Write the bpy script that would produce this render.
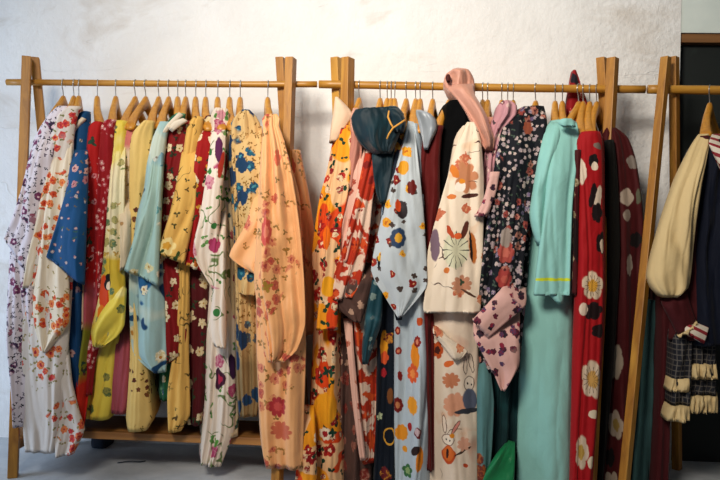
import bpy, bmesh, math, random
from mathutils import Vector, Matrix, noise

for o in list(bpy.data.objects):
    bpy.data.objects.remove(o, do_unlink=True)
SC = bpy.context.scene
COL = SC.collection

# ------------------------------------------------------------------ camera
FPX = 700.0
YAW, ROLL = math.radians(3.4), math.radians(1.3)
CAM = Vector((0.17, -2.9, 0.96))
_f = Vector((-math.sin(YAW), math.cos(YAW), 0))
_r = Vector((math.cos(YAW), math.sin(YAW), 0))
_u = Vector((0, 0, 1))
R_ = math.cos(ROLL)*_r + math.sin(ROLL)*_u
U_ = -math.sin(ROLL)*_r + math.cos(ROLL)*_u
cd = bpy.data.cameras.new('camera')
cam = bpy.data.objects.new('camera', cd)
COL.objects.link(cam)
cd.sensor_width = 36.0
cd.lens = FPX/720*36
m = Matrix((( R_.x, U_.x, -_f.x, CAM.x), (R_.y, U_.y, -_f.y, CAM.y), (R_.z, U_.z, -_f.z, CAM.z), (0, 0, 0, 1)))
cam.matrix_world = m
SC.camera = cam

def P(px, py, Y):
    """point of the plane y = Y that the photo shows at a pixel"""
    d = _f + R_*((px-360)/FPX) + U_*((240-py)/FPX)
    t = (Y-CAM.y)/d.y
    return CAM + d*t

def floor_at(px, Y):
    a, b = P(px, 300, Y), P(px, 470, Y)
    k = a.z/(a.z-b.z)
    return Vector((a.x+(b.x-a.x)*k, Y, 0))

# ------------------------------------------------------------------ light
SC.view_settings.view_transform = 'Standard'
SC.view_settings.look = 'None'
SC.view_settings.exposure = 0.0
SC.view_settings.gamma = 1.0
SC.view_settings.use_curve_mapping = False

W = bpy.data.worlds.new('world'); SC.world = W
W.use_nodes = True
W.node_tree.nodes['Background'].inputs[0].default_value = (0.78, 0.85, 1.0, 1)
W.node_tree.nodes['Background'].inputs[1].default_value = 0.13

def area(name, loc, target, sx, sy, power, col, spread=180):
    l = bpy.data.lights.new(name, 'AREA')
    l.shape = 'RECTANGLE'; l.size = sx; l.size_y = sy
    l.energy = power; l.color = col; l.spread = math.radians(spread)
    o = bpy.data.objects.new(name, l); COL.objects.link(o)
    o.location = loc
    o.rotation_euler = (Vector(target)-Vector(loc)).to_track_quat('-Z', 'Y').to_euler()
    return o
area('window_light', (-0.85, -3.0, 2.65), (0.25, 0.2, 1.58), 0.9, 0.7, 30, (1.0, 0.915, 0.80), 78)
area('doorway_light', (-3.0, -1.0, 0.95), (-0.9, 0.2, 0.55), 1.2, 1.8, 37, (0.60, 0.77, 1.0))

# ------------------------------------------------------------------ helpers
CG = [1.0]
def lin(h):
    h = h.lstrip('#')
    c = [int(h[i:i+2], 16)/255 for i in (0, 2, 4)]
    c = tuple((v/12.92 if v <= .04045 else ((v+.055)/1.055)**2.4) for v in c)
    c = tuple(v**CG[0] for v in c)
    return c + (1.0,)

class NT:
    def __init__(s, name):
        s.m = bpy.data.materials.new(name)
        s.m.use_nodes = True
        s.t = s.m.node_tree
        s.n = s.t.nodes
        s.bsdf = s.n['Principled BSDF']
    def link(s, a, b):
        if hasattr(a, 'is_linked') or isinstance(a, bpy.types.NodeSocket):
            s.t.links.new(a, b)
        else:
            b.default_value = a
    def math(s, op, a, b=0.0, c=None, clamp=False):
        n = s.n.new('ShaderNodeMath'); n.operation = op; n.use_clamp = clamp
        s.link(a, n.inputs[0]); s.link(b, n.inputs[1])
        if c is not None: s.link(c, n.inputs[2])
        return n.outputs[0]
    def vm(s, op, a, b):
        n = s.n.new('ShaderNodeVectorMath'); n.operation = op
        s.link(a, n.inputs[0])
        if b is not None: s.link(b, n.inputs[1])
        return n.outputs['Value'] if op in ('LENGTH', 'DOT_PRODUCT') else n.outputs[0]
    def mix(s, f, a, b):
        n = s.n.new('ShaderNodeMix'); n.data_type = 'RGBA'
        s.link(f, n.inputs[0]); s.link(a, n.inputs[6]); s.link(b, n.inputs[7])
        return n.outputs[2]
    def step(s, v, a, b):
        n = s.n.new('ShaderNodeMapRange')
        s.link(v, n.inputs[0]); n.inputs[1].default_value = a; n.inputs[2].default_value = b
        return n.outputs[0]
    def sep(s, v):
        n = s.n.new('ShaderNodeSeparateXYZ'); s.link(v, n.inputs[0]); return n.outputs
    def noise(s, v, scale, detail=2.0, rough=.5, dist=0.0):
        n = s.n.new('ShaderNodeTexNoise'); s.link(v, n.inputs['Vector'])
        n.inputs['Scale'].default_value = scale; n.inputs['Detail'].default_value = detail
        n.inputs['Roughness'].default_value = rough; n.inputs['Distortion'].default_value = dist
        return n.outputs[0]
    def voro(s, v, scale=1.0, rnd=.85, feature='F1'):
        n = s.n.new('ShaderNodeTexVoronoi'); n.voronoi_dimensions = '2D'; n.feature = feature
        s.link(v, n.inputs['Vector']); n.inputs['Scale'].default_value = scale
        n.inputs['Randomness'].default_value = rnd
        return n.outputs
    def uv(s):
        n = s.n.new('ShaderNodeUVMap'); n.uv_map = 'UVMap'; return n.outputs[0]
    def obj(s):
        return s.n.new('ShaderNodeTexCoord').outputs['Object']
    def bump(s, h, strength, dist):
        n = s.n.new('ShaderNodeBump'); n.inputs['Strength'].default_value = strength
        n.inputs['Distance'].default_value = dist
        s.link(h, n.inputs['Height']); s.t.links.new(n.outputs[0], s.bsdf.inputs['Normal'])

# layers of a cloth print -----------------------------------------------------
def FL(scale, dens, R, n, pet, c1, c2=None, cc=None, crad=.3, clump=None, seed=None):
    dens = min(1, dens*1.25); scale *= 1.12
    if n >= 4: pet *= .65
    if clump: clump = (clump[0], clump[1]-.03)
    return ('flower', scale, dens, R, n, pet, c1, c2 or c1, cc, crad, clump, seed)
def CL(scale, lo, c1, detail=2.0, soft=.05):
    return ('cloud', scale, lo, c1, detail, soft)
def BR(scale, w, c1, lo=.5):
    return ('branch', scale, w, c1, lo)
def VB(py, c1, soft=.03, below=True):
    return ('band', py, c1, soft, below)
def SP(px, py, rx, ry, c1, rot=0, n=0, pet=0.0, kind='fill', c2=None):
    return ('spot', px, py, rx, ry, c1, rot, n, pet, kind, c2)

_seed = [0]
def cloth_mat(name, base, layers=(), rough=.75, sheen=.04, Yf=-0.22, spec=.25, wr=.35):
    N = NT(name)
    CG[0] = 1.28
    if -.2405 <= Yf <= -.194: Yf += .05
    uv = N.uv()
    col = lin(base)
    # slight weave mottling of the dye
    if layers and isinstance(layers[0], str): layers = (layers,)
    uvw = None
    if any(L[0] == 'spot' for L in layers):
        w = N.n.new('ShaderNodeTexNoise'); N.link(uv, w.inputs['Vector']); w.inputs['Scale'].default_value = 45; w.inputs['Detail'].default_value = 3
        uvw = N.vm('ADD', uv, N.vm('MULTIPLY', N.vm('SUBTRACT', w.outputs['Color'], (.5, .5, .5)), (.011, .011, 0)))
    for L in layers:
        _seed[0] += 1
        off = (_seed[0]*3.17 % 50, _seed[0]*7.31 % 50, 0)
        if L[0] == 'flower':
            _, sc, dens, R, n, pet, c1, c2, cc, crad, clump, seed = L
            w = N.n.new('ShaderNodeTexNoise'); N.link(uv, w.inputs['Vector']); w.inputs['Scale'].default_value = sc*1.7
            w.inputs['Scale'].default_value = sc*3.2; w.inputs['Detail'].default_value = 3.0
            wob = N.vm('MULTIPLY', N.vm('SUBTRACT', w.outputs['Color'], (.5, .5, .5)), (.42/sc, .42/sc, 0))
            V = N.vm('ADD', N.vm('MULTIPLY', N.vm('ADD', uv, wob), (sc, sc, 0)), off)
            vo = N.voro(V)
            loc = N.vm('SUBTRACT', V, vo['Position'])
            x, y, _z = N.sep(loc)
            r = N.math('SQRT', N.math('ADD', N.math('MULTIPLY', x, x), N.math('MULTIPLY', y, y)))
            rnd = N.sep(vo['Color'])
            RR = N.math('MULTIPLY_ADD', rnd[1], R*.45, R*.65)
            if n:
                th = N.math('ARCTAN2', y, x)
                if n >= 4:
                    c = N.math('COSINE', N.math('MULTIPLY_ADD', th, n*.5, N.math('MULTIPLY', rnd[2], 6.283)))
                    c = N.math('MULTIPLY_ADD', N.math('POWER', N.math('ABSOLUTE', c), .6), 2.0, -1.0)
                else:
                    c = N.math('COSINE', N.math('MULTIPLY_ADD', th, float(n), N.math('MULTIPLY', rnd[2], 6.283)))
                RR2 = N.math('MULTIPLY', RR, N.math('MULTIPLY_ADD', c, pet*.5, 1-pet*.5))
            else:
                RR2 = RR
            q = N.math('DIVIDE', r, N.math('MAXIMUM', RR2, .001))
            mask = N.step(q, 1.06, .94)
            on = N.math('LESS_THAN', rnd[0], dens)
            mask = N.math('MULTIPLY', mask, on)
            if clump:
                cn = N.noise(N.vm('ADD', uv, off if seed is None else (seed*5.13, seed*2.37, 0)), clump[0], 1.0)
                mask = N.math('MULTIPLY', mask, N.step(cn, clump[1], clump[1]+.02))
            fc = lin(c1)
            if c1 != c2:
                fn = N.noise(uv, sc*5.0, 2.0, .6, 1.0)
                fk = N.math('MULTIPLY_ADD', rnd[2], .3, N.math('SUBTRACT', fn, .15))
                fc = N.mix(N.step(fk, .44, .56), lin(c1), lin(c2))
            if cc:
                q2 = N.math('DIVIDE', r, RR)
                fc = N.mix(N.step(q2, crad*1.08, crad*.92), fc, lin(cc))
            col = N.mix(mask, col, fc)
        elif L[0] == 'cloud':
            _, sc, lo, c1, det, soft = L
            nz = N.noise(N.vm('ADD', uv, off), sc, det, .55, .3)
            col = N.mix(N.step(nz, lo, lo+soft), col, lin(c1))
        elif L[0] == 'branch':
            _, sc, w, c1, lo = L
            nz = N.noise(N.vm('ADD', uv, off), sc, 1.5)
            ln = N.step(N.math('ABSOLUTE', N.math('SUBTRACT', nz, .5)), w, w*.5)
            n2 = N.noise(N.vm('ADD', uv, (off[1], off[0], 0)), sc*.6, 1.0)
            col = N.mix(N.math('MULTIPLY', ln, N.step(n2, lo, lo+.03)), col, lin(c1))
        elif L[0] == 'band':
            _, py, c1, soft, below = L
            z = P(360, py, Yf).z
            v = N.sep(uv)[1]
            nz = N.noise(uv, 9.0)
            v = N.math('MULTIPLY_ADD', nz, soft*2, v)
            f = N.step(v, z+soft*2, z) if below else N.step(v, z, z+soft*2)
            col = N.mix(f, col, lin(c1))
        elif L[0] == 'spot':
            _, px, py, rx, ry, c1, rot, n, pet, kind, c2 = L
            p = P(px, py, Yf); k = (Yf-CAM.y)/FPX
            x, y, _z = N.sep(N.vm('SUBTRACT', uvw, (p.x, p.z, 0)))
            ca, sa = math.cos(math.radians(rot)), math.sin(math.radians(rot))
            if n >= 5 and kind == 'fill': pet *= .8
            a = N.math('DIVIDE', N.math('ADD', N.math('MULTIPLY', x, ca), N.math('MULTIPLY', y, sa)), rx*k)
            b = N.math('DIVIDE', N.math('SUBTRACT', N.math('MULTIPLY', y, ca), N.math('MULTIPLY', x, sa)), ry*k)
            q = N.math('SQRT', N.math('ADD', N.math('MULTIPLY', a, a), N.math('MULTIPLY', b, b)))
            if n:
                c = N.math('COSINE', N.math('MULTIPLY', N.math('ARCTAN2', b, a), float(n)))
                if n >= 5 and kind == 'fill':
                    c = N.math('COSINE', N.math('MULTIPLY', N.math('ARCTAN2', b, a), n*.5))
                    c = N.math('MULTIPLY_ADD', N.math('POWER', N.math('ABSOLUTE', c), .6), 2.0, -1.0)
                if kind == 'rays':
                    f = N.math('MULTIPLY', N.step(c, .86, .94), N.step(q, 1.04, .96))
                    f = N.math('MULTIPLY', f, N.step(q, .25, .3))
                    col = N.mix(f, col, lin(c1)); continue
                q = N.math('DIVIDE', q, N.math('MULTIPLY_ADD', c, pet*.5, 1-pet*.5))
            if kind == 'ring':
                f = N.step(N.math('ABSOLUTE', N.math('SUBTRACT', q, .9)), .12, .08)
            else:
                f = N.step(q, 1.06, .94)
            fc = lin(c1)
            if c2: fc = N.mix(N.step(q, .5, .42), fc, lin(c2))
            col = N.mix(f, col, fc)
    if isinstance(col, tuple):
        N.bsdf.inputs['Base Color'].default_value = col
    else:
        N.link(col, N.bsdf.inputs['Base Color'])
    N.bsdf.inputs['Roughness'].default_value = rough
    N.bsdf.inputs['Specular IOR Level'].default_value = spec
    N.bsdf.inputs['Sheen Weight'].default_value = sheen
    h = N.noise(N.vm('MULTIPLY', uv, (13, 9, 0)), 1.0, 4.0, .6, .6)
    N.bump(h, wr, .012)
    CG[0] = 1.0
    return N.m

def plain_mat(name, c, rough=.6, metal=0.0, nscale=0, c2=None, bump=0):
    N = NT(name)
    if nscale:
        nz = N.noise(N.obj(), nscale, 4.0)
        N.link(N.mix(N.step(nz, .35, .65), lin(c), lin(c2 or c)), N.bsdf.inputs['Base Color'])
        if bump: N.bump(nz, bump, .01)
    else:
        N.bsdf.inputs['Base Color'].default_value = lin(c)
    N.bsdf.inputs['Roughness'].default_value = rough
    N.bsdf.inputs['Metallic'].default_value = metal
    return N.m

def wood_mat(name, c1, c2, c3, axis='z', rough=.5, sc=1.0):
    N = NT(name)
    st = {'z': (34*sc, 34*sc, 2.2*sc), 'x': (2.2*sc, 34*sc, 34*sc), 'y': (34*sc, 2.2*sc, 34*sc)}[axis]
    v = N.vm('MULTIPLY', N.obj(), st)
    n1 = N.noise(v, 1.0, 4.0, .6, 1.2)
    n2 = N.noise(v, .35, 2.0, .5, .5)
    col = N.mix(N.step(n1, .35, .7), lin(c1), lin(c2))
    col = N.mix(N.step(n2, .55, .72), col, lin(c3))
    # knots
    kv = N.voro(N.vm('MULTIPLY', N.obj(), (7, 7, 7)), 1.0)
    N.link(col, N.bsdf.inputs['Base Color'])
    N.bsdf.inputs['Roughness'].default_value = rough
    N.bump(n1, .25, .004)
    return N.m

def link_mesh(name, bm, mat, parent=None, smooth=True, loc=None):
    me = bpy.data.meshes.new(name)
    bmesh.ops.recalc_face_normals(bm, faces=bm.faces)
    if loc is not None:
        bmesh.ops.translate(bm, verts=bm.verts, vec=-Vector(loc))
    bm.to_mesh(me); bm.free()
    for p in me.polygons: p.use_smooth = smooth
    o = bpy.data.objects.new(name, me)
    me.materials.append(mat)
    COL.objects.link(o)
    if parent is not None:
        o.parent = parent
    elif loc is not None:
        o.location = loc
    return o

def thing(name, label, cat, loc, group=None):
    o = bpy.data.objects.new(name, None); COL.objects.link(o)
    o.empty_display_size = .05
    o.location = loc; o['label'] = label; o['category'] = cat
    if group: o['group'] = group
    return o
def tag(o, label, cat, group=None):
    o['label'] = label; o['category'] = cat
    if group: o['group'] = group
    return o
def struct(o):
    o['kind'] = 'structure'; return o

def box_bm(bm, lo, hi, bevel=0):
    r = bmesh.ops.create_cube(bm, size=1)
    for v in r['verts']:
        v.co = Vector([lo[i]+(hi[i]-lo[i])*(v.co[i]+.5) for i in range(3)])
    if bevel:
        es = list({e for v in r['verts'] for e in v.link_edges})
        bmesh.ops.bevel(bm, geom=es, offset=bevel, segments=2, affect='EDGES', profile=.6)

def tube_bm(bm, pts, rad, seg=10, cap=True):
    rings = []
    n = len(pts)
    prev = None
    for i, p in enumerate(pts):
        p = Vector(p)
        t = (Vector(pts[min(i+1, n-1)])-Vector(pts[max(i-1, 0)])).normalized()
        if prev is None:
            a = t.orthogonal().normalized()
        else:
            a = (prev - t*prev.dot(t)).normalized()
        prev = a; b = t.cross(a)
        r = rad[i] if isinstance(rad, (list, tuple)) else rad
        rings.append([bm.verts.new(p+(a*math.cos(2*math.pi*k/seg)+b*math.sin(2*math.pi*k/seg))*r) for k in range(seg)])
    for i in range(n-1):
        for k in range(seg):
            bm.faces.new((rings[i][k], rings[i][(k+1) % seg], rings[i+1][(k+1) % seg], rings[i+1][k]))
    if cap:
        bm.faces.new(rings[0]); bm.faces.new(rings[-1])

def beam_bm(bm, a, b, wx, wy, bevel=.003, rot=0.0):
    """squared timber from a to b, level cut at both ends"""
    a, b = Vector(a), Vector(b)
    vs = []
    for p in (a, b):
        for sx, sy in ((-1, -1), (1, -1), (1, 1), (-1, 1)):
            x, y = sx*wx/2, sy*wy/2
            vs.append(bm.verts.new(p+Vector((x*math.cos(rot)-y*math.sin(rot), x*math.sin(rot)+y*math.cos(rot), 0))))
    fs = [bm.faces.new((vs[0], vs[1], vs[2], vs[3])), bm.faces.new((vs[4], vs[5], vs[6], vs[7]))]
    for k in range(4):
        fs.append(bm.faces.new((vs[k], vs[(k+1) % 4], vs[4+(k+1) % 4], vs[4+k])))
    if bevel:
        es = list({e for f in fs for e in f.edges})
        bmesh.ops.bevel(bm, geom=es, offset=bevel, segments=2, affect='EDGES', profile=.6)

# ------------------------------------------------------------------ structure
WALLY = 0.27
def wall_material():
    N = NT('whitewashed_plaster')
    v = N.obj()
    n1 = N.noise(v, 2.2, 5.0, .6, .4)
    n2 = N.noise(N.vm('MULTIPLY', v, (7, 7, 6)), 1.0, 6.0, .68, .15)
    n3 = N.noise(v, 38.0, 3.0, .6)
    x = N.sep(v)[0]
    grit = N.step(N.math('ADD', x, N.math('MULTIPLY', n1, .6)), .9, 1.5)
    col = N.mix(N.step(n1, .35, .7), lin('ecebe9'), lin('dfdddb'))
    stain = N.noise(N.vm('MULTIPLY', v, (1.3, 1.3, 2.6)), 1.7, 4.0, .6, 1.0)
    col = N.mix(N.math('MULTIPLY', N.step(stain, .58, .74), .5), col, lin('c2b6a8'))
    N.link(col, N.bsdf.inputs['Base Color'])
    N.bsdf.inputs['Roughness'].default_value = .9
    # cracks / trowel ridges
    cr = N.noise(N.vm('MULTIPLY', v, (1.0, 1.0, 3.0)), 1.6, 3.0, .55, .5)
    ridge = N.math('MULTIPLY', N.step(N.math('ABSOLUTE', N.math('SUBTRACT', cr, .5)), .006, .0), N.step(n1, .54, .6))
    ridge = N.math('MULTIPLY', ridge, .25)
    h = N.math('ADD', N.math('MULTIPLY', n2, .9), N.math('MULTIPLY', N.math('MULTIPLY', n3, grit), .55))
    h = N.math('ADD', h, ridge)
    N.bump(h, .42, .03)
    return N.m
PLASTER = wall_material()

def quadbox(name, lo, hi, mat, bevel=0):
    bm = bmesh.new(); box_bm(bm, lo, hi, bevel)
    return link_mesh(name, bm, mat, smooth=False)

xe = P(677, 200, WALLY).x
zt = P(700, 37, WALLY).z
struct(quadbox('wall_back', (-3.2, WALLY, -.02), (xe, WALLY+.25, 3.2), PLASTER))
pale = plain_mat('pale_green_limewash', 'dfe8e2', .85, 0, 5, 'd0dbd6')
struct(quadbox('wall_right', (xe, WALLY+.004, zt+.02), (3.0, WALLY+.25, 3.2), pale))
trimw = wood_mat('lintel_wood', '7a5230', '5c3b20', '8c6238', 'x')
struct(quadbox('trim_1', (xe+.002, WALLY+.015, zt-.02), (3.0, WALLY+.12, zt+.02), trimw, .004))
def board_material():
    N = NT('dark_painted_door')
    v = N.obj()
    n = N.noise(N.vm('MULTIPLY', v, (5, 5, 2.5)), 1.0, 5.0, .65, .6)
    col = N.mix(N.step(n, .6, .85), lin('0b1413'), lin('2a3a34'))
    N.link(col, N.bsdf.inputs['Base Color']); N.bsdf.inputs['Roughness'].default_value = .7
    return N.m
struct(quadbox('door_1', (xe+.002, WALLY+.06, 0.0), (3.0, WALLY+.12, zt-.02), board_material()))

def floor_material():
    N = NT('worn_painted_concrete')
    v = N.obj()
    n1 = N.noise(v, 2.6, 6.0, .62, .4)
    n2 = N.noise(v, 17.0, 4.0, .6)
    col = N.mix(N.step(n1, .38, .66), lin('d0d4d8'), lin('a8aeb4'))
    y = N.sep(v)[1]
    dirt = N.math('MULTIPLY', N.step(N.math('ADD', y, N.math('MULTIPLY', n1, .25)), -.12, -.28), .55)
    col = N.mix(N.math('MULTIPLY', dirt, N.step(n2, .3, .75)), col, lin('6d5f55'))
    N.link(col, N.bsdf.inputs['Base Color'])
    N.bsdf.inputs['Roughness'].default_value = .55
    N.bump(n2, .25, .01)
    return N.m
struct(quadbox('floor', (-3.2, -3.6, -.05), (3.0, WALLY+.25, 0), floor_material()))

struct(quadbox('ceiling', (-3.2, -3.6, 3.2), (3.0, WALLY+.25, 3.3), pale))
darkw = plain_mat('dark_side_wall', '5a5048', .9, 0, 3, '4a423c')
struct(quadbox('wall_far_right', (2.9, -3.6, 0), (3.0, WALLY+.06, 3.2), darkw))

# ------------------------------------------------------------------ racks
W_LEG = wood_mat('pine_post', 'b47c2a', '8a581c', 'c8943a', 'z')
W_RAIL = wood_mat('bamboo_rail', 'bd8830', '9a6622', 'cc9c46', 'x', .42)
W_PLANK = wood_mat('shelf_plank', '9c6b36', '7a4f26', 'b07c42', 'x')

def a_frame(root, base, ft, ff, rt, rf, wx=.035, wy=.052, yff=-.235, rot=0.0):
    """front post and rear post: top pixel / foot pixel"""
    for name, tp, fp, Yt, Yb in (('front_post', ft, ff, -.03, yff), ('rear_post', rt, rf, .03, .205)):
        t = P(tp[0], tp[1], Yt); b = floor_at(fp, Yb)
        bm = bmesh.new(); beam_bm(bm, b, t, wx, wy, .003, rot)
        link_mesh(name, bm, W_LEG, root, smooth=False, loc=base)

def rail(root, base, p0, p1, r):
    bm = bmesh.new()
    a, b = P(p0[0], p0[1], 0), P(p1[0], p1[1], 0)
    n = 24
    pts, rad = [], []
    for i in range(n+1):
        k = i/n
        pts.append(a.lerp(b, k)+Vector((0, math.sin(k*9)*.0015, math.sin(k*6+1)*.0015)))
        rad.append(r*(1+.03*math.sin(k*31)))
    tube_bm(bm, pts, rad, 16)
    link_mesh('rail', bm, W_RAIL, root, smooth=True, loc=base)
    return a, b, r
RAILS = []
base = floor_at(150, 0)
t = thing('clothes_rack', 'left wooden A-frame clothes rack with a low shelf plank', 'clothes rack', base)
a_frame(t, base, (27, 57), 13, (35, 58), 72, .036, .048, -.235, .4)
a_frame(t, base, (291, 58), 277, (281, 58), 306, .034, .05, -.235, -.2)
RAILS.append(rail(t, base, (7, 82.5), (317, 84.5), .0135))
# crossbars and plank
pl, pr = P(18, 432, -.13), P(283, 440, -.13)
zs = (pl.z+pr.z)/2
bm = bmesh.new(); box_bm(bm, (pl.x-.02, -.14, zs-.018), (pr.x+.02, .12, zs+.012), .003)
link_mesh('shelf', bm, W_PLANK, t, smooth=False, loc=base)
for x in (pl.x+.012, pr.x-.012):
    bm = bmesh.new(); box_bm(bm, (x-.018, -.17, zs-.062), (x+.018, .16, zs-.019), .003)
    link_mesh('crossbar', bm, W_PLANK, t, smooth=False, loc=base)

base = floor_at(480, 0)
t = thing('clothes_rack', 'middle wooden A-frame clothes rack holding the mint and red garments', 'clothes rack', base)
a_frame(t, base, (348, 58), 341, (337, 58), 352, .036, .05, -.12, -.5)
a_frame(t, base, (613, 58), 589, (602, 58), 626, .036, .04, -.235, -.7)
RAILS.append(rail(t, base, (319, 84.6), (645, 89.6), .0165))
base = floor_at(700, 0)
t = thing('clothes_rack', 'right wooden A-frame clothes rack cut off by the dark door', 'clothes rack', base)
a_frame(t, base, (666, 57), 622, (674, 57), 677, .031, .036, -.235, -.78)
pe = P(860, 91, 0)
for name, Yt, Yb in (('front_post', -.03, -.235), ('rear_post', .03, .205)):
    bm = bmesh.new(); beam_bm(bm, (pe.x+(.03 if Yt < 0 else -.01), Yb, 0), (pe.x+(.03 if Yt < 0 else -.01), Yt, pe.z+.13), .036, .056)
    link_mesh(name, bm, W_LEG, t, smooth=False, loc=base)
RAILS.append(rail(t, base, (648, 89.6), (875, 92), .018))

# ------------------------------------------------------------------ hangers
W_HANG = wood_mat('hanger_wood', 'c98c2c', 'a86a1c', 'd8a03e', 'y', .38, .8)
STEEL = plain_mat('hanger_steel', 'b9b7b2', .3, .9)
def hanger_proto():
    t = thing('clothes_hanger', '', 'hanger', (0, 0, 0), 'wooden hangers')
    # local frame: hanger lies in the local y-z plane, origin at rail centre
    bm = bmesh.new()
    HR = .0195
    pts = []
    for i in range(17):
        a = math.radians(200 - i*13.2)
        pts.append((0, -HR*math.cos(a)*1.0, HR*math.sin(a)*1.0))
    # pts sweeps over the top; then stem down
    e = pts[-1]
    pts += [(0, e[1]*.75, e[2]-.012), (0, e[1]*.25, e[2]-.024), (0, 0, -.046), (0, 0, -.066)]
    tube_bm(bm, pts, .0023, 6)
    hk = link_mesh('hook', bm, STEEL, t)
    bm = bmesh.new()
    rings = []
    n = 40
    for i in range(n+1):
        s = -1+2*i/n
        y = s*.205
        drop = .135*abs(s)**1.1
        hgt = .025*(1-.40*abs(s))
        thk = .0135*(1+.75*abs(s)**2)
        if abs(s) > .93:
            k = math.sqrt(max(0, 1-((abs(s)-.93)/.075)**2)); hgt *= k; thk *= k
        bump = .010*math.exp(-(s/.10)**2)
        bow = .022*abs(s)**2
        c = Vector((bow, y, -.083-drop))
        ring = []
        for k in range(12):
            a = 2*math.pi*k/12
            zz = math.sin(a)*(hgt+(bump if math.sin(a) > 0 else 0))
            ring.append(bm.verts.new(c+Vector((math.copysign(abs(math.cos(a))**.7, math.cos(a))*thk, 0, zz))))
        rings.append(ring)
    for i in range(n):
        for k in range(12):
            bm.faces.new((rings[i][k], rings[i][(k+1) % 12], rings[i+1][(k+1) % 12], rings[i+1][k]))
    bm.faces.new(rings[0]); bm.faces.new(rings[-1])
    link_mesh('arms', bm, W_HANG, t)
    return t
HP = hanger_proto()
_first = [True]
def hanger(hx, near, label, Yn=-.13, dz=0):
    """hook pixel x, pixel of the visible near arm"""
    ra, rb, rr = RAILS[0] if hx < 318 else (RAILS[1] if hx < 646 else RAILS[2])
    p = P(hx, 85, 0)
    k = (p.x-ra.x)/(rb.x-ra.x)
    c = ra.lerp(rb, k)
    e = P(near[0], near[1], Yn)
    rz = math.atan2(e.x-c.x, -Yn)       # near end leans to -x / +x
    if _first[0]:
        o = HP; _first[0] = False
    else:
        o = HP.copy(); COL.objects.link(o)
        for ch in list(HP.children):
            d = ch.copy(); COL.objects.link(d); d.parent = o
    o.location = (c.x, c.y, c.z + rr - .0135 - .004 + dz)
    o.rotation_euler = (0, 0, rz)
    o['label'] = label
    o['group'] = 'wooden hangers'
    return o
HANGER_LIST = [
 (63.5, (50, 118), 'wooden hanger under the lilac and white floral kimono'),
 (74, (66, 113), 'wooden hanger of the cream kimono with orange flowers'),
 (79, (74, 124), 'wooden hanger of the deep blue kimono with white collar'),
 (97.5, (96, 124), 'wooden hanger above the plain red kimono shoulder'),
 (116, (110, 122), 'wooden hanger above the red kimono with pink blossoms'),
 (135.5, (124, 123), 'wooden hanger above the pale yellow kimono with geisha print'),
 (146, (132, 128), 'wooden hanger leaning over the pink-topped kimono'),
 (159, (150, 123), 'wooden hanger of the yellow kimono with brown flowers'),
 (169, (160, 123), 'wooden hanger of the light blue kimono with pale collar'),
 (178, (176, 112), 'wooden hanger set back over the green strip'),
 (186, (180, 121), 'wooden hanger of the red kimono with white collar'),
 (196, (194, 115), 'wooden hanger of the tan yellow kimono'),
 (206, (204, 117), 'wooden hanger of the red kimono with cream and green flowers'),
 (218, (217, 112), 'edge-on wooden hanger of the white kimono with purple flowers'),
 (230, (228, 128), 'wooden hanger between white kimono and blue-rose kimono'),
 (240.5, (238, 125), 'wooden hanger of the cream kimono with blue roses'),
 (268, (268, 118), 'edge-on wooden hanger of the peach kimono'),
 (359.5, (352, 112), 'wooden hanger leftmost on the middle rack'),
 (380.5, (375, 110), 'wooden hanger behind the dark teal cloth, nearest the leftmost one'),
 (387.5, (384, 110), 'second wooden hanger behind the dark teal cloth'),
 (391.5, (388, 111), 'third wooden hanger behind the dark teal cloth'),
 (395, (396, 114), 'fourth wooden hanger behind the dark teal cloth'),
 (406.5, (400, 117), 'wooden hanger left of the pale blue kimono'),
 (416, (411, 118), 'wooden hanger of the pale blue kimono with flowers'),
 (420.5, (416, 116), 'wooden hanger behind the silver collar'),
 (433, (428, 118), 'wooden hanger with dark red garment left of the black one'),
 (449.6, (437, 128), 'wooden hanger leaning left out of the black garment'),
 (483, (478, 120), 'wooden hanger right of the raised pink sleeve'),
 (488, (484, 120), 'second wooden hanger right of the raised pink sleeve'),
 (502, (500, 118), 'wooden hanger over the mauve floral cloth, its left one'),
 (508, (506, 118), 'wooden hanger over the mauve floral cloth, its middle one'),
 (513.5, (513, 118), 'wooden hanger over the mauve floral cloth, its right one'),
 (536, (526, 120), 'wooden hanger in the navy floral garment'),
 (555.5, (553, 121), 'wooden hanger behind the mint garment, its left one'),
 (562.7, (561, 119), 'wooden hanger behind the mint garment, its right one'),
 (579, (563, 126), 'wooden hanger leaning left out of the mint garment'),
 (583.5, (577, 130), 'wooden hanger just right of the mint garment'),
 (590, (585, 128), 'wooden hanger second from the post of the middle rack'),
 (597, (588, 132), 'wooden hanger of the red plum blossom kimono, next to the post'),
 (710, (702, 135), 'wooden hanger of the sailor dress on the right rack'),
]
BACK = {74: 1, 178: 1, 230: 1, 387.5: 1}
for hx, nr, lb in HANGER_LIST:
    hanger(hx, nr, lb)


# ------------------------------------------------------------------ cloth
def crom(p0, p1, p2, p3, t):
    return tuple(.5*((2*b)+(-a+c)*t+(2*a-5*b+4*c-d)*t*t+(-a+3*b-3*c+d)*t**3) for a, b, c, d in zip(p0, p1, p2, p3))

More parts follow.
